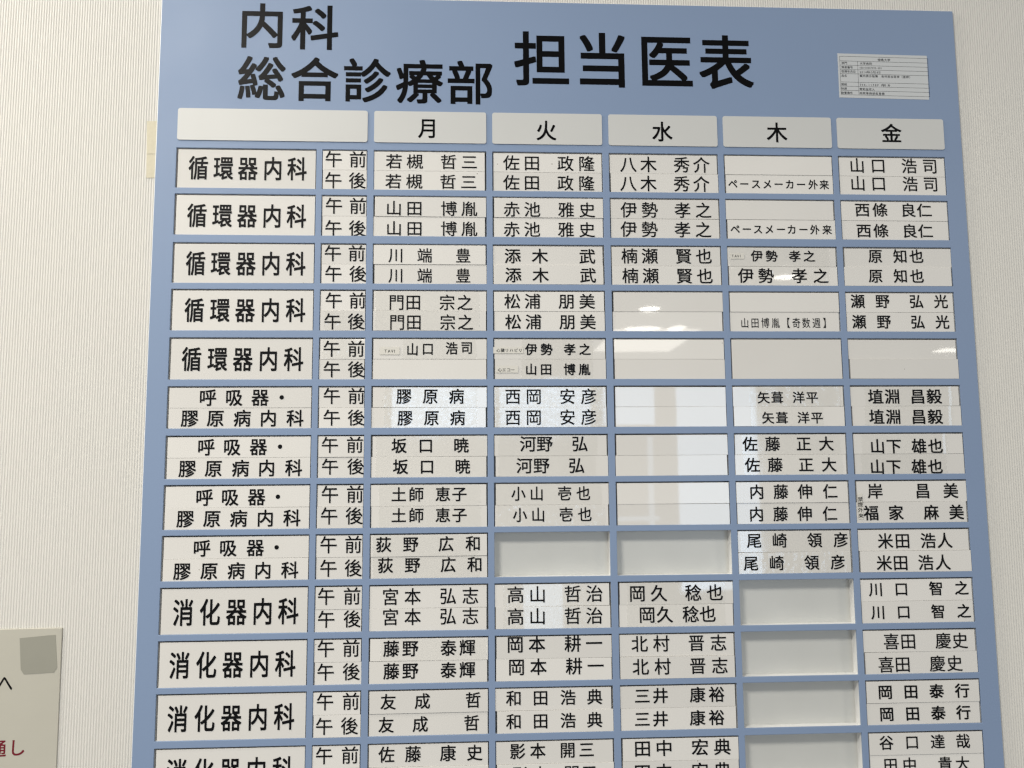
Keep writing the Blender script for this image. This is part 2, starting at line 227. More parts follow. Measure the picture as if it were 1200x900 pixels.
 (11, 'A', 2): [('午',150,492.4,16.26,16.31,0.7),('後',173.03,492.4,16.26,16.31,0.7)],
 (11, 'M', 1): [('藤',209.08,472.68,15.17,15.23,1),('野',226.34,472.68,15.17,15.23,1),('泰',261.16,472.68,15.17,15.23,1),('輝',278.53,472.68,15.17,15.23,1)],
 (11, 'M', 2): [('藤',209.24,492.58,15.12,15.15,1),('野',226.45,492.58,15.12,15.15,1),('泰',261.17,492.58,15.12,15.15,1),('輝',278.5,492.58,15.12,15.15,1)],
 (11, 'T', 1): [('岡',322.46,470.8,16.03,15.98,0.9),('本',342.53,470.8,16.03,15.98,0.9),('耕',375.72,470.8,16.03,15.98,0.9),('一',395.53,470.8,16.03,15.98,0.9)],
 (11, 'T', 2): [('岡',323.47,491.07,15.99,15.89,0.9),('本',343.69,491.07,15.99,15.89,0.9),('耕',376.58,491.07,15.99,15.89,0.9),('一',396.54,491.07,15.99,15.89,0.9)],
 (11, 'W', 1): [('北',438,472.25,15.97,15.83,0.8),('村',458.46,472.25,15.97,15.83,0.8),('晋',491.38,472.25,15.97,15.83,0.8),('志',512.18,472.25,15.97,15.83,0.8)],
 (11, 'W', 2): [('北',438.35,492.78,15.92,15.74,0.8),('村',458.96,492.78,15.92,15.74,0.8),('晋',491.79,492.78,15.92,15.74,0.8),('志',512.54,492.78,15.92,15.74,0.8)],
 (11, 'F', 1): [('喜',677.22,474.07,15.98,15.61,0.7),('田',693.47,474.07,15.98,15.61,0.7),('慶',727.38,474.07,15.98,15.61,0.7),('史',743.72,474.07,15.98,15.61,0.7)],
 (11, 'F', 2): [('喜',670.97,495.01,15.92,15.52,0.7),('田',686.94,495.01,15.92,15.52,0.7),('慶',720.5,495.01,15.92,15.52,0.7),('史',737.23,495.01,15.92,15.52,0.7)],
 (12, 'D', 0): [('消',19.52,530.57,18.75,24.39,2),('化',43.16,530.57,18.75,24.39,2),('器',66.69,530.57,18.75,24.39,2),('内',90.11,530.57,18.75,24.39,2),('科',113.59,530.57,18.75,24.39,2)],
 (12, 'A', 1): [('午',150.04,518.23,16.2,16.19,0.7),('前',173.18,518.23,16.2,16.19,0.7)],
 (12, 'A', 2): [('午',149.63,539.59,16.15,16.09,0.7),('後',172.13,539.59,16.15,16.09,0.7)],
 (12, 'M', 1): [('友',206.76,519.33,14.64,14.62,0.9),('成',237.6,519.33,14.64,14.62,0.9),('哲',283.69,519.33,14.64,14.62,0.9)],
 (12, 'M', 2): [('友',205.01,539.67,14.6,14.54,0.9),('成',235.75,539.67,14.6,14.54,0.9),('哲',282.28,539.67,14.6,14.54,0.9)],
 (12, 'T', 1): [('和',320.9,518.73,14.86,14.53,0.9),('田',345.34,518.73,14.86,14.53,0.9),('浩',370.64,518.73,14.86,14.53,0.9),('典',395.24,518.73,14.86,14.53,0.9)],
 (12, 'T', 2): [('和',320.74,539.08,14.82,14.45,0.9),('田',345.11,539.08,14.82,14.45,0.9),('浩',370.34,539.08,14.82,14.45,0.9),('典',394.86,539.08,14.82,14.45,0.9)],
 (12, 'W', 1): [('三',439.4,518.86,15.18,14.52,1),('井',456.33,518.86,15.18,14.52,1),('康',490.95,518.86,15.18,14.52,1),('裕',508.84,518.86,15.18,14.52,1)],
 (12, 'W', 2): [('三',438.89,539.51,15.13,14.44,1),('井',455.77,539.51,15.13,14.44,1),('康',490.28,539.51,15.13,14.44,1),('裕',508.12,539.51,15.13,14.44,1)],
 (12, 'F', 1): [('岡',668.45,519.88,14.44,13.62,1.2),('田',693.09,519.88,14.44,13.62,1.2),('泰',717.8,519.88,14.44,13.62,1.2),('行',742.58,519.88,14.44,13.62,1.2)],
 (12, 'F', 2): [('岡',669.04,539.84,14.4,13.54,1.2),('田',693.83,539.84,14.4,13.54,1.2),('泰',718.47,539.84,14.4,13.54,1.2),('行',742.76,539.84,14.4,13.54,1.2)],
 (13, 'D', 0): [('消',20.2,576.41,18.62,24.07,2),('化',43.69,576.41,18.62,24.07,2),('器',67.06,576.41,18.62,24.07,2),('内',90.13,576.41,18.62,24.07,2),('科',113.27,576.41,18.62,24.07,2)],
 (13, 'A', 1): [('午',149.87,565.26,16.09,15.97,0.7),('前',172.85,565.26,16.09,15.97,0.7)],
 (13, 'A', 2): [('午',150.39,585.08,16.04,15.88,0.7),('後',173.11,585.08,16.04,15.88,0.7)],
 (13, 'M', 1): [('佐',205.62,565.52,14.96,14.83,0.9),('藤',229.34,565.52,14.96,14.83,0.9),('康',260.83,565.52,14.96,14.83,0.9),('史',284.92,565.52,14.96,14.83,0.9)],
 (13, 'M', 2): [('佐',205.8,586.18,14.91,14.74,0.9),('藤',229.45,586.18,14.91,14.74,0.9),('康',260.85,586.18,14.91,14.74,0.9),('史',284.86,586.18,14.91,14.74,0.9)],
 (13, 'T', 1): [('影',323.83,565.23,14.77,14.55,0.9),('本',342.28,565.23,14.77,14.55,0.9),('開',369.55,565.23,14.77,14.55,0.9),('三',386.94,565.23,14.77,14.55,0.9)],
 (13, 'T', 2): [('影',325.79,585.36,14.73,14.46,0.9),('本',344.19,585.36,14.73,14.46,0.9),('開',372.95,585.36,14.73,14.46,0.9),('三',388.93,585.36,14.73,14.46,0.9)],
 (13, 'W', 1): [('田',438.25,565.31,16.45,15.2,0.9),('中',458.23,565.31,16.45,15.2,0.9),('宏',491.57,565.31,16.45,15.2,0.9),('典',512.31,565.31,16.45,15.2,0.9)],
 (13, 'W', 2): [('田',437.73,586.09,16.4,15.11,0.9),('中',457.65,586.09,16.4,15.11,0.9),('宏',490.89,586.09,16.4,15.11,0.9),('典',511.57,586.09,16.4,15.11,0.9)],
 (13, 'F', 1): [('谷',666.92,565.35,14.11,13.66,0.9),('口',691.4,565.35,14.11,13.66,0.9),('達',715.95,565.35,14.11,13.66,0.9),('哉',740.13,565.35,14.11,13.66,0.9)],
 (13, 'F', 2): [('田',670.08,585.48,14.08,13.59,0.9),('中',688.22,585.48,14.08,13.59,0.9),('貴',722.02,585.48,14.08,13.59,0.9),('大',738.76,585.48,14.08,13.59,0.9)],
}
NOTES = {
 (5, 'M', 1): [([196.0, 193.98, 214.83, 201.34],[('T',201.66,197.79,3.79,4.15,0.5),('A',204.88,197.79,3.79,4.15,0.5),('V',207.83,197.79,3.79,4.15,0.5),('I',210.78,197.79,3.79,4.15,0.5)])],
 (3, 'H', 1): [([536.57, 100.39, 550.38, 106.3],[('T',539.22,103.34,3.47,3.72,0.4),('A',541.99,103.34,3.47,3.72,0.4),('V',544.54,103.34,3.47,3.72,0.4),('I',547.3,103.34,3.47,3.72,0.4)])],
 (5, 'T', 1): [([303.13, 193.89, 332.47, 200.14],[('心',308.54,197.07,3.78,3.82,0.8),('臓',312.68,197.07,3.78,3.82,0.8),('リ',316.7,197.07,3.78,3.82,0.8),('ハ',321.06,197.07,3.78,3.82,0.8),('ビ',325.41,197.07,3.78,3.82,0.8),('リ',329.55,197.07,3.78,3.82,0.8)])],
 (5, 'T', 2): [([305.74, 212.2, 327.41, 218.78],[('心',309.84,215.93,4.01,3.8,0.8),('エ',313.86,215.93,4.01,3.8,0.8),('コ',318.2,215.93,4.01,3.8,0.8),('ー',322.32,215.93,4.01,3.8,0.8)])],
 (8, 'F', 2): [([651.88, 335.79, 656.46, 360.08],[('禁',654.28,340.89,5.09,4.69,0.8),('煙',654.01,345.85,5.09,4.69,0.8),('外',653.95,351.02,5.09,4.69,0.8),('来',653.99,356.51,5.09,4.69,0.8)])],
}
TAPES = {(6, 'M', 1): [200.4, 288.1], (6, 'M', 2): [200.6, 288.0], (7, 'M', 1): [193.7, 297.6], (7, 'M', 2): [193.1, 296.7], (8, 'M', 1): [196.5, 291.0], (8, 'M', 2): [196.7, 290.9], (4, 'M', 1): [191.5, 290.8], (4, 'M', 2): [191.7, 290.7], (5, 'M', 1): [217.7, 287.4], (9, 'M', 1): [191.5, 288.4], (9, 'M', 2): [191.7, 289.9], (6, 'T', 1): [305.0, 410.2], (6, 'T', 2): [304.9, 409.8], (7, 'T', 1): [308.0, 402.0], (7, 'T', 2): [307.9, 400.0], (8, 'T', 1): [305.3, 405.2], (8, 'T', 2): [305.2, 408.0], (10, 'T', 1): [311.9, 399.4], (10, 'T', 2): [311.8, 399.0], (5, 'T', 1): [330.6, 399.6], (5, 'T', 2): [330.4, 399.2], (3, 'H', 1): [536.1, 636.1], (3, 'H', 2): [535.4, 635.1], (6, 'H', 1): [550.2, 640.1], (6, 'H', 2): [551.1, 622.2], (7, 'H', 1): [541.7, 637.7], (7, 'H', 2): [542.6, 639.1], (9, 'H', 1): [536.6, 645.3], (9, 'H', 2): [536.6, 644.2], (6, 'F', 1): [664.6, 752.4], (6, 'F', 2): [663.5, 751.0], (7, 'F', 1): [658.7, 743.3], (7, 'F', 2): [657.6, 741.9], (10, 'W', 1): [427.4, 520.2], (10, 'W', 2): [426.9, 519.4], (4, 'A', 2): [143.5, 180.4], (5, 'A', 1): [142.3, 179.1], (11, 'M', 1): [199.4, 296.0]}
TITLES = [[('内',78.26,-125.53,47.37,48.71,3),('科',129.74,-124.56,47.37,48.71,3)],[('総',79.03,-71.3,47.63,47.39,3),('合',130.13,-71.05,47.63,47.39,3),('診',181,-70.78,47.63,47.39,3),('療',232.46,-70.52,47.63,47.39,3),('部',282.28,-70.22,47.63,47.39,3)],[('担',353.63,-96.41,57.49,60.15,3),('当',414.38,-96.38,57.49,60.15,3),('医',478.17,-96.39,57.49,60.15,3),('表',539.54,-96.35,57.49,60.15,3)]]
HEADS = {'M': [('月',240.99,-22.49,19.92,21.42,2.2)],'T': [('火',356.99,-21.84,20.82,21.57,2.2)],'W': [('水',472.39,-22.33,21.12,21.72,2.2)],'H': [('木',588.29,-23.11,21.43,21.88,2.2)],'F': [('金',705.58,-23.89,21.74,20.74,2.2)]}
ASSET = dict(rect=[654.59, -107.57, 747.67, -60.69],hl=[-104.57, -99.66, -95.2, -90.62, -86.16, -77.26, -72.82, -68.38, -63.78],x=[656.6, 674.97, 748.35],txt=[[('徳',697.63,-101.79,3.27,3.12,0.4),('島',700.96,-101.79,3.27,3.12,0.4),('大',704.28,-101.79,3.27,3.12,0.4),('学',707.61,-101.79,3.27,3.12,0.4)],
 [('部',659.69,-97.5,2.92,2.88,0.4),('門',662.69,-97.5,2.92,2.88,0.4)],
 [('大',678.69,-97.39,3.04,2.89,0.4),('学',681.91,-97.39,3.04,2.89,0.4),('病',685.12,-97.39,3.04,2.89,0.4),('院',688.33,-97.39,3.04,2.89,0.4)],
 [('資',659.46,-92.99,2.92,2.88,0.4),('産',662.45,-92.99,2.92,2.88,0.4),('番',665.45,-92.99,2.92,2.88,0.4),('号',668.44,-92.99,2.92,2.88,0.4)],
 [('5',677.57,-92.91,1.89,2.88,0.4),('0',679.02,-92.91,1.89,2.88,0.4),('0',680.46,-92.91,1.89,2.88,0.4),('1',681.91,-92.91,1.89,2.88,0.4),('3',683.36,-92.91,1.89,2.88,0.4),('0',684.81,-92.91,1.89,2.88,0.4),('0',686.26,-92.91,1.89,2.88,0.4),('0',687.71,-92.91,1.89,2.88,0.4),('7',689.16,-92.91,1.89,2.88,0.4),('0',690.61,-92.91,1.89,2.88,0.4),('9',692.06,-92.91,1.89,2.88,0.4),('0',693.52,-92.91,1.89,2.88,0.4),('-',694.97,-92.91,1.89,2.88,0.4),('0',696.42,-92.91,1.89,2.88,0.4),('0',697.87,-92.91,1.89,2.88,0.4),('0',699.32,-92.91,1.89,2.88,0.4)],
 [('取',659.22,-88.46,2.92,2.88,0.4),('得',662.22,-88.46,2.92,2.88,0.4),('年',665.21,-88.46,2.92,2.88,0.4),('月',668.2,-88.46,2.92,2.88,0.4),('日',671.2,-88.46,2.92,2.88,0.4)],
 [('2',677.58,-88.33,2.56,2.88,0.4),('0',679.54,-88.33,2.56,2.88,0.4),('1',681.51,-88.33,2.56,2.88,0.4),('4',683.47,-88.33,2.56,2.88,0.4),('年',685.44,-88.33,2.56,2.88,0.4),('0',687.41,-88.33,2.56,2.88,0.4),('3',689.37,-88.33,2.56,2.88,0.4),('月',691.34,-88.33,2.56,2.88,0.4),('2',693.31,-88.33,2.56,2.88,0.4),('8',695.28,-88.33,2.56,2.88,0.4),('日',697.25,-88.33,2.56,2.88,0.4)],
 [('品',658.99,-83.93,2.92,2.87,0.4),('名',661.98,-83.93,2.92,2.87,0.4)],
 [('案',677.96,-84.17,3.03,2.88,0.4),('内',681.16,-84.17,3.03,2.88,0.4),('表',684.37,-84.17,3.03,2.88,0.4),('示',687.57,-84.17,3.03,2.88,0.4),('設',690.78,-84.17,3.03,2.88,0.4),('備',693.99,-84.17,3.03,2.88,0.4),('　',697.2,-84.17,3.03,2.88,0.4),('各',700.41,-84.17,3.03,2.88,0.4),('科',703.63,-84.17,3.03,2.88,0.4),('担',706.84,-84.17,3.03,2.88,0.4),('当',710.06,-84.17,3.03,2.88,0.4),('医',713.27,-84.17,3.03,2.88,0.4),('表',716.49,-84.17,3.03,2.88,0.4),('（',719.71,-84.17,3.03,2.88,0.4),('医',722.93,-84.17,3.03,2.88,0.4),('師',726.16,-84.17,3.03,2.88,0.4),('）',729.38,-84.17,3.03,2.88,0.4)],
 [('規',658.52,-74.73,2.91,2.87,0.4),('格',661.5,-74.73,2.91,2.87,0.4)],
 [('T',676.99,-74.75,2.96,2.87,0.4),('S',679.26,-74.75,2.96,2.87,0.4),('E',681.54,-74.75,2.96,2.87,0.4),('-',683.81,-74.75,2.96,2.87,0.4),('1',686.08,-74.75,2.96,2.87,0.4),('1',688.35,-74.75,2.96,2.87,0.4),('2',690.63,-74.75,2.96,2.87,0.4),('0',692.9,-74.75,2.96,2.87,0.4),('P',695.18,-74.75,2.96,2.87,0.4),('　',697.46,-74.75,2.96,2.87,0.4),('内',699.73,-74.75,2.96,2.87,0.4),('科',702.01,-74.75,2.96,2.87,0.4),('　',704.29,-74.75,2.96,2.87,0.4),('外',706.57,-74.75,2.96,2.87,0.4)],
 [('財',658.29,-70.29,2.91,2.86,0.4),('源',661.27,-70.29,2.91,2.86,0.4)],
 [('寄',677.22,-70.18,3.03,2.87,0.4),('附',680.42,-70.18,3.03,2.87,0.4),('金',683.62,-70.18,3.03,2.87,0.4),('収',686.82,-70.18,3.03,2.87,0.4),('入',690.02,-70.18,3.03,2.87,0.4)],
 [('設',658.05,-65.81,2.91,2.86,0.4),('置',661.04,-65.81,2.91,2.86,0.4),('場',664.02,-65.81,2.91,2.86,0.4),('所',667.01,-65.81,2.91,2.86,0.4)],
 [('病',677.02,-65.72,3.03,2.86,0.4),('院',680.32,-65.72,3.03,2.86,0.4),('事',683.62,-65.72,3.03,2.86,0.4),('務',686.93,-65.72,3.03,2.86,0.4),('部',690.23,-65.72,3.03,2.86,0.4),('医',693.53,-65.72,3.03,2.86,0.4),('事',696.84,-65.72,3.03,2.86,0.4),('課',700.15,-65.72,3.03,2.86,0.4)]])
NOTICE = {'tr': [-84.6, 450.4], 'br': [-81.6, 571.1], 'tl': [-140.6, 451.0], 'he': [-131.7, 496.9], 'tsu': [-135.2, 553.2], 'shi': [-119.0, 552.8], 'tape': [[-121.2, 458.5], [-108.2, 457.5], [-90.0, 456.2], [-87.4, 485.1], [-90.2, 489.1], [-105.0, 489.6], [-116.2, 490.0], [-119.0, 486.0]]}
PATCH = [[[-29.9, -27.2], [-20.5, -27.4], [-20.0, 5.4], [-28.9, 5.6]], [[-28.9, 6.1], [-20.0, 6.0], [-19.9, 29.4], [-28.3, 29.5]]]
# ------------------------------------------------------------------ materials
def mat(name, col, rough=0.5, spec=0.5, coat=0.0):
    m = bpy.data.materials.new(name)
    m.use_nodes = True
    b = m.node_tree.nodes['Principled BSDF']
    b.inputs['Base Color'].default_value = (*col, 1)
    b.inputs['Roughness'].default_value = rough
    b.inputs['Specular IOR Level'].default_value = spec
    b.inputs['Coat Weight'].default_value = coat
    return m
def nd(m, t, **kw):
    n = m.node_tree.nodes.new(t)
    for k, v in kw.items():
        n.inputs[k].default_value = v
    return n
def ln(m, a, b):
    m.node_tree.links.new(a, b)
def bsdf(m):
    return m.node_tree.nodes['Principled BSDF']
def mottled(m, a, b, scale, detail=4, per_object=0.0):
    """base colour drifting between a and b"""
    tc = nd(m, 'ShaderNodeTexCoord')
    n = nd(m, 'ShaderNodeTexNoise', Scale=scale, Detail=detail)
    ln(m, tc.outputs['Object'], n.inputs['Vector'])
    mx = nd(m, 'ShaderNodeMix')
    mx.data_type = 'RGBA'
    mx.inputs[6].default_value = (*a, 1)
    mx.inputs[7].default_value = (*b, 1)
    ln(m, n.outputs['Fac'], mx.inputs[0])
    out = mx.outputs[2]
    if per_object:
        oi = nd(m, 'ShaderNodeObjectInfo')
        hs = nd(m, 'ShaderNodeHueSaturation')
        mr = nd(m, 'ShaderNodeMapRange')
        mr.inputs[3].default_value = 1 - per_object
        mr.inputs[4].default_value = 1 + per_object
        ln(m, oi.outputs['Random'], mr.inputs[0])
        ln(m, mr.outputs[0], hs.inputs['Value'])
        ln(m, out, hs.inputs['Color'])
        out = hs.outputs[0]
    ln(m, out, bsdf(m).inputs['Base Color'])
    return tc
def bumped(m, scale, strength, dist, tc=None, detail=3, stretch=None):
    tc = tc or nd(m, 'ShaderNodeTexCoord')
    n = nd(m, 'ShaderNodeTexNoise', Scale=scale, Detail=detail)
    src = tc.outputs['Object']
    if stretch:
        mp = nd(m, 'ShaderNodeMapping')
        mp.inputs['Scale'].default_value = stretch
        ln(m, src, mp.inputs[0])
        src = mp.outputs[0]
    ln(m, src, n.inputs['Vector'])
    b = nd(m, 'ShaderNodeBump', Strength=strength, Distance=dist)
    ln(m, n.outputs['Fac'], b.inputs['Height'])
    return b

def specks(m, tc):
    """a few tiny dark dirt specks"""
    oi = nd(m, 'ShaderNodeObjectInfo')
    va = nd(m, 'ShaderNodeVectorMath')
    ln(m, tc.outputs['Object'], va.inputs[0])
    ln(m, oi.outputs['Location'], va.inputs[1])
    v = nd(m, 'ShaderNodeTexVoronoi', Scale=55)
    ln(m, va.outputs[0], v.inputs['Vector'])
    lt = nd(m, 'ShaderNodeMath')
    lt.operation = 'LESS_THAN'
    lt.inputs[1].default_value = 0.028
    ln(m, v.outputs['Distance'], lt.inputs[0])
    se = nd(m, 'ShaderNodeSeparateColor')
    ln(m, v.outputs['Color'], se.inputs[0])
    gt = nd(m, 'ShaderNodeMath')
    gt.operation = 'GREATER_THAN'
    gt.inputs[1].default_value = 0.72
    ln(m, se.outputs[0], gt.inputs[0])
    mu = nd(m, 'ShaderNodeMath')
    mu.operation = 'MULTIPLY'
    ln(m, lt.outputs[0], mu.inputs[0])
    ln(m, gt.outputs[0], mu.inputs[1])
    mx = nd(m, 'ShaderNodeMix')
    mx.data_type = 'RGBA'
    old = bsdf(m).inputs['Base Color'].links[0].from_socket
    mx.inputs[7].default_value = (0.22, 0.19, 0.15, 1)
    ln(m, mu.outputs[0], mx.inputs[0])
    ln(m, old, mx.inputs[6])
    ln(m, mx.outputs[2], bsdf(m).inputs['Base Color'])

blue = mat('blue_film', (0.19, 0.26, 0.40), 0.5, 0.4)
tc = mottled(blue, (0.204, 0.275, 0.412), (0.222, 0.297, 0.437), 7)
ln(blue, bumped(blue, 900, 0.10, 0.0004, tc).outputs[0], bsdf(blue).inputs['Normal'])
rn = nd(blue, 'ShaderNodeTexNoise', Scale=18, Detail=6, Roughness=0.65)
mr = nd(blue, 'ShaderNodeMapRange')
mr.inputs[1].default_value = 0.3
mr.inputs[2].default_value = 0.7
mr.inputs[3].default_value = 0.48
mr.inputs[4].default_value = 0.55
ln(blue, tc.outputs['Object'], rn.inputs['Vector'])
ln(blue, rn.outputs['Fac'], mr.inputs[0])
ln(blue, mr.outputs[0], bsdf(blue).inputs['Roughness'])
white = mat('white_board', (0.80, 0.80, 0.785), 0.35, 0.4)
back_m = mat('back_board', (0.54, 0.545, 0.52), 0.30, 0.5)
mottled(back_m, (0.535, 0.535, 0.505), (0.59, 0.59, 0.56), 25)
tile_m = mat('tile_plastic', (0.66, 0.64, 0.585), 0.025, 0.5)
tc = mottled(tile_m, (0.675, 0.653, 0.613), (0.735, 0.716, 0.68), 14, 5, 0.05)
specks(tile_m, tc)
ln(tile_m, bumped(tile_m, 40, 0.03, 0.0006, tc, 1, (0.25, 1, 1)).outputs[0], bsdf(tile_m).inputs['Normal'])
plate_m = mat('plate_film', (0.60, 0.60, 0.57), 0.45, 0.4)
mottled(plate_m, (0.545, 0.545, 0.525), (0.59, 0.59, 0.57), 12)
ink = mat('black_vinyl', (0.005, 0.005, 0.0055), 0.30, 0.035)
ink2 = mat('black_print', (0.004, 0.004, 0.0045), 0.45, 0.10)
grey_ink = mat('grey_print', (0.02, 0.02, 0.022), 0.6, 0.2)
red_ink = mat('red_print', (0.16, 0.012, 0.022), 0.6, 0.2)
silver = mat('label_film', (0.54, 0.555, 0.56), 0.35, 0.5)
note_m = mat('note_paper', (0.66, 0.635, 0.575), 0.4, 0.4)
paper = mat('notice_paper', (0.44, 0.42, 0.335), 0.55, 0.35)
tc = mottled(paper, (0.445, 0.425, 0.36), (0.495, 0.475, 0.405), 14)
ln(paper, bumped(paper, 25, 0.25, 0.002, tc).outputs[0], bsdf(paper).inputs['Normal'])
olive = mat('notice_tape', (0.29, 0.275, 0.195), 0.4, 0.4)
mottled(olive, (0.285, 0.277, 0.23), (0.32, 0.312, 0.262), 40)
ochre = mat('yellowed_tape', (0.62, 0.53, 0.33), 0.6, 0.3)
tc = mottled(ochre, (0.55, 0.50, 0.37), (0.66, 0.61, 0.47), 300)

def tape_material(name, scale, strength, dist, rough):
    m = bpy.data.materials.new(name)
    m.use_nodes = True
    nt = m.node_tree
    nt.nodes.remove(bsdf(m))
    tr = nd(m, 'ShaderNodeBsdfTransparent')
    tr.inputs[0].default_value = (1, 1, 0.995, 1)
    gl = nd(m, 'ShaderNodeBsdfGlossy', Roughness=rough)
    fr = nd(m, 'ShaderNodeLayerWeight', Blend=0.5)
    pw = nd(m, 'ShaderNodeMath')
    pw.operation = 'POWER'
    pw.inputs[1].default_value = 5
    ma = nd(m, 'ShaderNodeMath')
    ma.operation = 'MULTIPLY_ADD'
    ma.inputs[1].default_value = 0.955
    ma.inputs[2].default_value = 0.032
    ln(m, fr.outputs['Facing'], pw.inputs[0])
    ln(m, pw.outputs[0], ma.inputs[0])
    mx = nd(m, 'ShaderNodeMixShader')
    b = bumped(m, scale, strength, dist, None, 1)
    ln(m, b.outputs[0], gl.inputs['Normal'])
    ln(m, ma.outputs[0], mx.inputs[0])
    ln(m, tr.outputs[0], mx.inputs[1])
    ln(m, gl.outputs[0], mx.inputs[2])
    ln(m, mx.outputs[0], nt.nodes['Material Output'].inputs[0])
    return m
tape_smooth = tape_material('clear_tape', 24, 0.10, 0.002, 0.05)
tape_wrinkled = tape_material('wrinkled_tape', 130, 0.62, 0.0012, 0.12)

wall_m = mat('wallpaper', (0.62, 0.60, 0.545), 0.55, 0.35)
tc = mottled(wall_m, (0.65, 0.63, 0.583), (0.695, 0.675, 0.628), 4, 6)
ln(wall_m, bumped(wall_m, 250, 0.05, 0.0005, tc, 2).outputs[0], bsdf(wall_m).inputs['Normal'])

# ------------------------------------------------------------------ helpers
def tag(o, label=None, cat=None, group=None, kind=None):
    for k, v in (('label', label), ('category', cat), ('group', group), ('kind', kind)):
        if v:
            o[k] = v
    return o
def obj(name, me, mats, parent=None):
    o = bpy.data.objects.new(name, me)
    C.objects.link(o)
    for mm in (mats if isinstance(mats, (list, tuple)) else [mats]):
        me.materials.append(mm)
    o.parent = parent
    return o
def mesh(name, verts, faces, smooth=False):
    me = bpy.data.meshes.new(name)
    me.from_pydata(verts, [], faces)
    if smooth:
        for p in me.polygons:
            p.use_smooth = True
    me.update()
    return me
def slab(name, w, h, t, bevel=0.0004, seg=2):
    """box w wide, h high, front face at y = -t, back at y = 0, centred; front edges rounded"""
    bm = bmesh.new()
    bmesh.ops.create_cube(bm, size=1)
    for v in bm.verts:
        v.co = Vector((v.co.x * w, (v.co.y - 0.5) * t, v.co.z * h))
    es = [e for e in bm.edges if all(v.co.y < -t * 0.5 for v in e.verts)]
    bmesh.ops.bevel(bm, geom=es, offset=bevel, segments=seg, affect='EDGES', profile=0.6)
    me = bpy.data.meshes.new(name)
    bm.to_mesh(me)
    bm.free()
    return me
def rounded(name, w, h, r, t, n=6):
    pts = []
    for cx, cz, a0 in ((w / 2 - r, h / 2 - r, 0), (-w / 2 + r, h / 2 - r, 90), (-w / 2 + r, -h / 2 + r, 180), (w / 2 - r, -h / 2 + r, 270)):
        for k in range(n + 1):
            a = math.radians(a0 + 90 * k / n)
            pts.append((cx + r * math.cos(a), cz + r * math.sin(a)))
    return outline(name, pts, t)
def outline(name, pts, t):
    n = len(pts)
    vs_ = [(x, 0, z) for x, z in pts] + [(x, -t, z) for x, z in pts]
    area = sum(pts[i][0] * pts[(i + 1) % n][1] - pts[(i + 1) % n][0] * pts[i][1] for i in range(n))
    front = list(range(n, 2 * n))
    if area < 0:
        front.reverse()
    me = mesh(name, vs_, [front, list(reversed([i - n for i in front]))] + [(i, (i + 1) % n, n + (i + 1) % n, n + i) for i in range(n)])
    bm = bmesh.new()
    bm.from_mesh(me)
    bmesh.ops.recalc_face_normals(bm, faces=bm.faces)
    bm.to_mesh(me)
    bm.free()
    return me

# glyphs: every character once per stroke weight, as an em square centred on (0, 0)
THICK = {0.3: 0.002, 0.4: 0.002, 0.5: 0.003, 0.6: 0.003, 0.7: 0.007, 0.8: 0.009, 0.9: 0.011, 1: 0.013, 1.1: 0.015, 1.2: 0.018, 1.6: 0.014, 2: 0.015, 2.2: 0.013, 3: 0.015}   # em, added to each side of a stroke
need = set()
def collect(ls):
    for l in ls:
        need.add((l[0], l[5]))
for ls in list(LETTERS.values()) + TITLES + list(HEADS.values()) + ASSET['txt'] + [n[1] for v in NOTES.values() for n in v]:
    collect(ls)
need |= {('へ', 0.9), ('通', 0.9), ('し', 0.9)}
tmp = {}
for ch, wt in sorted(need):
    if ch in ' 　':
        continue
    cu = bpy.data.curves.new('glyph', 'FONT')
    cu.body = ch
    cu.size = 1
    cu.resolution_u = 8 if wt >= 2 else 4
    o = bpy.data.objects.new('glyph', cu)
    C.objects.link(o)
    tmp[ch, wt] = o
bpy.context.view_layer.update()
dg = bpy.context.evaluated_depsgraph_get()
GLYPH = {}
for k, o in tmp.items():
    e = o.evaluated_get(dg)
    me = e.to_mesh()
    half = 0.33 if ord(k[0]) < 128 else 0.5
    GLYPH[k] = ([(v.co.x - half, v.co.y - 0.38) for v in me.vertices], [tuple(p.vertices) for p in me.polygons])
    e.to_mesh_clear()
for o in tmp.values():
    cu = o.data
    bpy.data.objects.remove(o)
    bpy.data.curves.remove(cu)
def lettering(ls, cx, cd, y, mt, parent, jx=0.0, jd=0.0):
    """printed characters around the board point (cx, cd), in the plane y of the parent"""
    V, F = [], []
    for ch, x, d, w, h, wt in ls:
        g = GLYPH.get((ch, wt))
        if not g:
            continue
        e = THICK[wt]
        n = 1 if e == 0 else 8
        for k in range(n):                                        # strokes thickened by overlaid layers a few microns apart
            sx, sz = (0, 0) if n == 1 else (e * (-1, 0, 1, 1, 1, 0, -1, -1)[k], e * (-1, -1, -1, 0, 1, 1, 1, 0)[k])
            b = len(V)
            for gx, gz in g[0]:
                V.append(((x + jx - cx + (gx + sx) * w) / 1000, y - k * 4e-6, (cd - d - jd + (gz + sz) * h) / 1000))
            F += [tuple(b + i for i in f) for f in g[1]]
    me = mesh('lettering', V, F)
    bm = bmesh.new()
    bm.from_mesh(me)
    for f in bm.faces:
        if f.normal.y > 0:
            f.normal_flip()
    bm.to_mesh(me)
    bm.free()
    return obj('lettering', me, mt, parent)

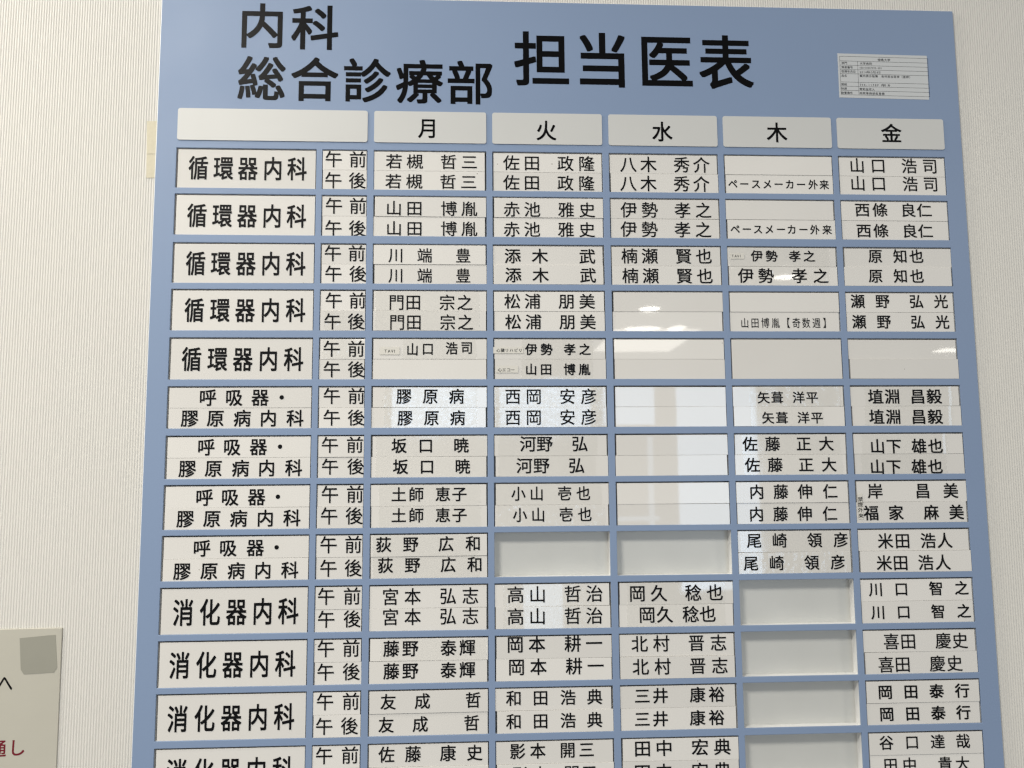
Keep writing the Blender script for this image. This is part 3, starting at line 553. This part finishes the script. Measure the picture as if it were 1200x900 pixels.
# ------------------------------------------------------------------ wall: ribbed vinyl wallpaper
BACK = 14.6                                                       # depth of the board, mm
WALL = 3.0                                                        # the board stands this far out of the wall, the rest is let into it
PITCH, AMP, NP = 2.42, 0.66, 14
BL, BR, BT, BB = EDGE['BL'], EDGE['BR'], EDGE['BT'], 622.0
def wall():
    x0, x1, d0, d1 = -1100, 1900, -800, 1500
    V, F = [], []
    n = int((x1 - x0) / PITCH * NP)
    prev = None
    for i in range(n + 1):
        x = x0 + i * PITCH / NP
        out = -WALL - AMP * ((1 + math.cos(2 * math.pi * i / NP)) / 2) ** 2.2
        inside = BL < x < BR
        cur = len(V)
        V += [W(x, d, out) for d in (d0, BT, BB, d1)]
        if prev is not None:
            for k in (0, 1, 2):
                if k == 1 and inside:
                    continue
                F.append((prev + k, prev + k + 1, cur + k + 1, cur + k))
        prev = cur
    o = obj('wall', mesh('wall', V, F, True), wall_m)
    o['kind'] = 'structure'
wall()

# ------------------------------------------------------------------ board
board = bpy.data.objects.new('duty_board', None)
C.objects.link(board)
board.location = W(BL, BB, -BACK)
tag(board, 'large blue roster board with black Japanese title and rows of white slots on ribbed wall', 'notice board')
bx, bd = BL, BB
def bpt(x, d, out=0.0):                                           # board point in the empty's space
    return W(x, d, out) - board.location
MERGED = [('D', r) for r in (1, 2, 3, 4, 5, 10, 11, 12, 13)]
def grid_panel(name, mt, f0, f1, edge, back=False):
    """sheet from out = f0 (back) to f1 (front) with the slots cut through; rims and slot walls included"""
    xs = [BL - edge] + [c for k in 'DAMTWHF' for c in COLS[k]] + [BR + edge]
    ds = [BT - edge] + [c for r in range(1, 14) for c in ROWS[r]] + [BB + edge]
    nx, nd_ = len(xs), len(ds)
    V = [bpt(x, d, f1) for d in ds for x in xs] + [bpt(x, d, f0) for d in ds for x in xs]
    N = nx * nd_
    hole = lambda i, j: 0 <= i < nx - 1 and 0 <= j < nd_ - 1 and i % 2 == 1 and j % 2 == 1
    solid = lambda i, j: 0 <= i < nx - 1 and 0 <= j < nd_ - 1 and not hole(i, j)
    F = []
    for j in range(nd_ - 1):
        for i in range(nx - 1):
            if not solid(i, j):
                continue
            a, b, c, e = j * nx + i, j * nx + i + 1, (j + 1) * nx + i + 1, (j + 1) * nx + i
            F += [(a, e, c, b), (N + a, N + b, N + c, N + e)]
            for (p, q_, ii, jj) in ((a, b, i, j - 1), (b, c, i + 1, j), (c, e, i, j + 1), (e, a, i - 1, j)):
                if not solid(ii, jj):
                    F.append((p, q_, N + q_, N + p))
    return obj(name, mesh(name, V, F), mt, board)
face = grid_panel('facing', blue, -2.0, 0.0, 0.0)
bv = face.modifiers.new('bevel', 'BEVEL')
bv.width = 0.00035
bv.segments = 2
bv.limit_method = 'ANGLE'
DEPTH = 11.4
grid_panel('frame', white, -DEPTH, -2.01, 1.1)
q = slab('back_plate', (BR - BL + 2.2) / 1000, (BB - BT + 2.2) / 1000, (BACK - DEPTH - 0.02) / 1000, 0.0002, 1)
o = obj('back_plate', q, back_m, board)
o.location = bpt((BL + BR) / 2, (BT + BB) / 2, -BACK)

# header plates with rounded corners
HT, HB = EDGE['HT'], EDGE['HB']
for k, (x0, x1) in [(None, (COLS['D'][0] + .4, COLS['A'][1]))] + [(k, COLS[k]) for k in 'MTWHF']:
    pm = rounded('header_plate', (x1 - x0) / 1000, (HB - HT) / 1000, 0.0022, 0.0009)
    p = obj('header_plate', pm, plate_m, board)
    p.location = bpt((x0 + x1) / 2, (HT + HB) / 2, 0.02)
    if k:
        lettering(HEADS[k], (x0 + x1) / 2, (HT + HB) / 2, -0.00105, ink, p)
    else:
        p['label'] = 'wide empty header plate'
# title
for ls in TITLES:
    cx = sum(l[1] for l in ls) / len(ls)
    cd = sum(l[2] for l in ls) / len(ls)
    t = lettering(ls, cx, cd, 0, ink, board)
    t.name = 'title_lettering'
    t.location = bpt(cx, cd, 0.15)
# inventory label
x0, d0, x1, d1 = ASSET['rect']
al = obj('inventory_label', slab('inventory_label', (x1 - x0) / 1000, (d1 - d0) / 1000, 0.0002, 0.00005, 1), silver, board)
acx, acd = (x0 + x1) / 2, (d0 + d1) / 2
al.location = bpt(acx, acd, 0.02)
al['label'] = 'small printed grey label in the top right corner'
al.rotation_euler = (0, math.radians(0.5), 0)
lettering([l for ls in ASSET['txt'] for l in ls], acx, acd, -0.0003, grey_ink, al)
V, F = [], []
def bar(xa, da, xb, db):
    b = len(V)
    V.extend([((x - acx) / 1000, -0.00028, (acd - d) / 1000) for x, d in ((xa, da), (xb, da), (xb, db), (xa, db))])
    F.append((b, b + 3, b + 2, b + 1))
lx0, lxm, lx1 = ASSET['x']
for d in ASSET['hl']:
    bar(lx0, d - .13, lx1, d + .13)
hl = ASSET['hl']
for x, da in ((lx0, hl[0]), (lxm, hl[1]), (lx1, hl[0])):
    bar(x - .12, da, x + .12, hl[-1])
obj('ruled_table', mesh('ruled_table', V, F), grey_ink, al)

# ------------------------------------------------------------------ tiles standing in the slots
ORD = ['', 'first', 'second', 'third', 'fourth', 'fifth']
DAYS = dict(M='Monday', T='Tuesday', W='Wednesday', H='Thursday', F='Friday')
def row_name(r):
    if r <= 5:
        return ORD[r] + ' circulatory row'
    if r <= 9:
        return ORD[r - 5] + ' respiratory row'
    return ORD[r - 9] + ' digestive row'
WRINKLED = {(6, 'T', 1), (6, 'T', 2), (10, 'T', 1), (10, 'T', 2), (3, 'H', 2), (8, 'T', 2), (4, 'A', 2), (5, 'A', 1), (6, 'H', 1), (6, 'M', 2), (6, 'M', 1), (9, 'H', 2)}
def tile(r, c, s):
    ls = LETTERS[r, c, s]
    x0, x1 = COLS[c]
    d0, d1 = ROWS[r]
    usable = d1 - d0 - 1.25
    if c == 'D':
        w = x1 - x0 - 2.3
        x = x0 + 1.65 + w / 2 + random.uniform(-.15, .15)
    elif c == 'A':
        w = x1 - x0 - 1.2
        x = x0 + .65 + w / 2 + random.uniform(-.25, .4)
    else:
        w = x1 - x0 - 1.9
        x = x0 + .95 + w / 2 + random.uniform(-.8, .8)
    if s == 0:
        h, d = usable, d1 - usable / 2
    else:
        h = usable / 2 - 0.06
        d = d1 - h / 2 if s == 2 else d1 - usable + h / 2
    th = DEPTH - 0.85 + random.choice((0, 0.1, 0.2, 0.35, 0.6, 0.9)) * (0.5 if c == 'D' else 1)
    big = c == 'D'
    name = 'department_tile' if big else 'session_tile' if c == 'A' else 'name_tile'
    me = slab(name, w / 1000, h / 1000, th / 1000, 0.00012, 1)
    o = obj(name, me, tile_m)
    o.location = W(x, d, -DEPTH + 0.03)
    tilt = random.uniform(-0.12, 0.12)
    o.rotation_euler = (0, math.radians(tilt), 0)
    front = -th / 1000
    if ls:
        lettering(ls, x, d, front - 0.00026, ink2, o)
    tape = TAPES.get((r, c, s))
    if tape:
        ta, tb = max(tape[0], x - w / 2 + .1), min(tape[1], x + w / 2 - .1)
        lift = random.choice((0, 0, 0.25, 0.9))                      # some ends have come loose
        row = [(ta, 0), (ta + 2, 0), (tb - 4, 0), (tb - 1.5, lift * .4), (tb, lift)]
        tv = [((a - x) / 1000, front - 0.00012 - u / 1000, z / 1000) for z in (h / 2 - .1, -h / 2 + .1) for a, u in row]
        tm = mesh('tape_strip', tv, [(k, k + 1, k + 6, k + 5) for k in range(4)])
        bm = bmesh.new(); bm.from_mesh(tm)
        for f in bm.faces:
            if f.normal.y > 0:
                f.normal_flip()
        bm.to_mesh(tm); bm.free()
        obj('tape_strip', tm, tape_wrinkled if (r, c, s) in WRINKLED else tape_smooth, o)
    for rect, nl in NOTES.get((r, c, s), ()):
        a0, e0, a1, e1 = rect
        nc, ne = (a0 + a1) / 2, (e0 + e1) / 2
        n = obj('paper_note', slab('paper_note', (a1 - a0) / 1000, (e1 - e0) / 1000, 0.00018, 0.00004, 1), note_m, o)
        n.location = ((nc - x) / 1000, front - 0.00036, (d - ne) / 1000)
        lettering(nl, nc, ne, -0.00026, ink2, n)
    rn = row_name(r)
    if big:
        if s == 0:
            lab = 'large white department tile heading the ' + rn
        else:
            lab = 'white department tile with ' + ('four' if s == 1 else 'five') + ' characters, ' + ('upper' if s == 1 else 'lower') + ' half of ' + rn + ' heading'
        tag(o, lab, 'department tile', 'department tiles down the left of the board')
    elif c == 'A':
        tag(o, 'small white %s tile in the %s' % ('morning' if s == 1 else 'afternoon', rn), 'session tile', 'morning and afternoon tiles')
    else:
        pos = {0: 'filling the slot', 1: 'upper', 2: 'lower'}[s]
        kind = 'white name tile with black characters' if ls else 'glossy blank white tile'
        if (r, c, s) in NOTES:
            kind = 'white name tile with a small stuck-on note'
        elif tape and (r, c, s) in WRINKLED:
            kind = 'white name tile under wrinkled shiny tape'
        where = 'filling the slot' if s == 0 else pos + ' of two'
        tag(o, '%s, %s, %s column, %s' % (kind, where, DAYS[c], rn), 'name tile' if ls else 'blank tile', 'name tiles in the weekday slots')
    return o
for key in LETTERS:
    tile(*key)

# ------------------------------------------------------------------ paper notice low on the wall, old tape beside the board
tr, br = NOTICE['tr'], NOTICE['br']
NW, NH = 210.0, 297.0
nx, ndn = tr[0] - NW / 2, tr[1] + NH / 2
notice = obj('paper_notice', slab('paper_notice', NW / 1000, NH / 1000, 0.0016, 0.0003, 1), paper)
notice.location = W(nx, ndn, -WALL + 0.05)
notice.rotation_euler = (0, math.radians(-0.4), 0)
tag(notice, 'cream paper notice taped to the wall, left of the blue board', 'paper notice')
fy = -0.00172
for ch, key, sz, mt in (('へ', 'he', 13, ink2),):
    x, d = NOTICE[key]
    lettering([(ch, x, d, sz, sz * 1.4, 0.9)], nx, ndn, fy, mt, notice)
xs_, ds_ = NOTICE['shi']
xt, dt = NOTICE['tsu']
lettering([('通', xt - .5, dt, 15.5, 15.5, 0.9), ('し', xs_, ds_, 15.5, 15.5, 0.9)], nx, ndn, fy, red_ink, notice)
pts = [((x - nx) / 1000, (ndn - d) / 1000) for x, d in NOTICE['tape']]
t = obj('tape_piece', outline('tape_piece', pts, 0.0002), olive, notice)
t.location = (0, -0.00165, 0)
for i, pl in enumerate(PATCH):
    cx = sum(p[0] for p in pl) / 4
    cd = sum(p[1] for p in pl) / 4
    o = obj('tape_square', outline('tape_square', [((x - cx) / 1000, (cd - d) / 1000) for x, d in pl], 0.0003), ochre)
    o.location = W(cx, cd, -WALL + 0.02)
    tag(o, ('upper' if i == 0 else 'lower, shorter') + ' piece of yellowed tape on the wall beside the board edge', 'tape', 'yellowed tape pieces')
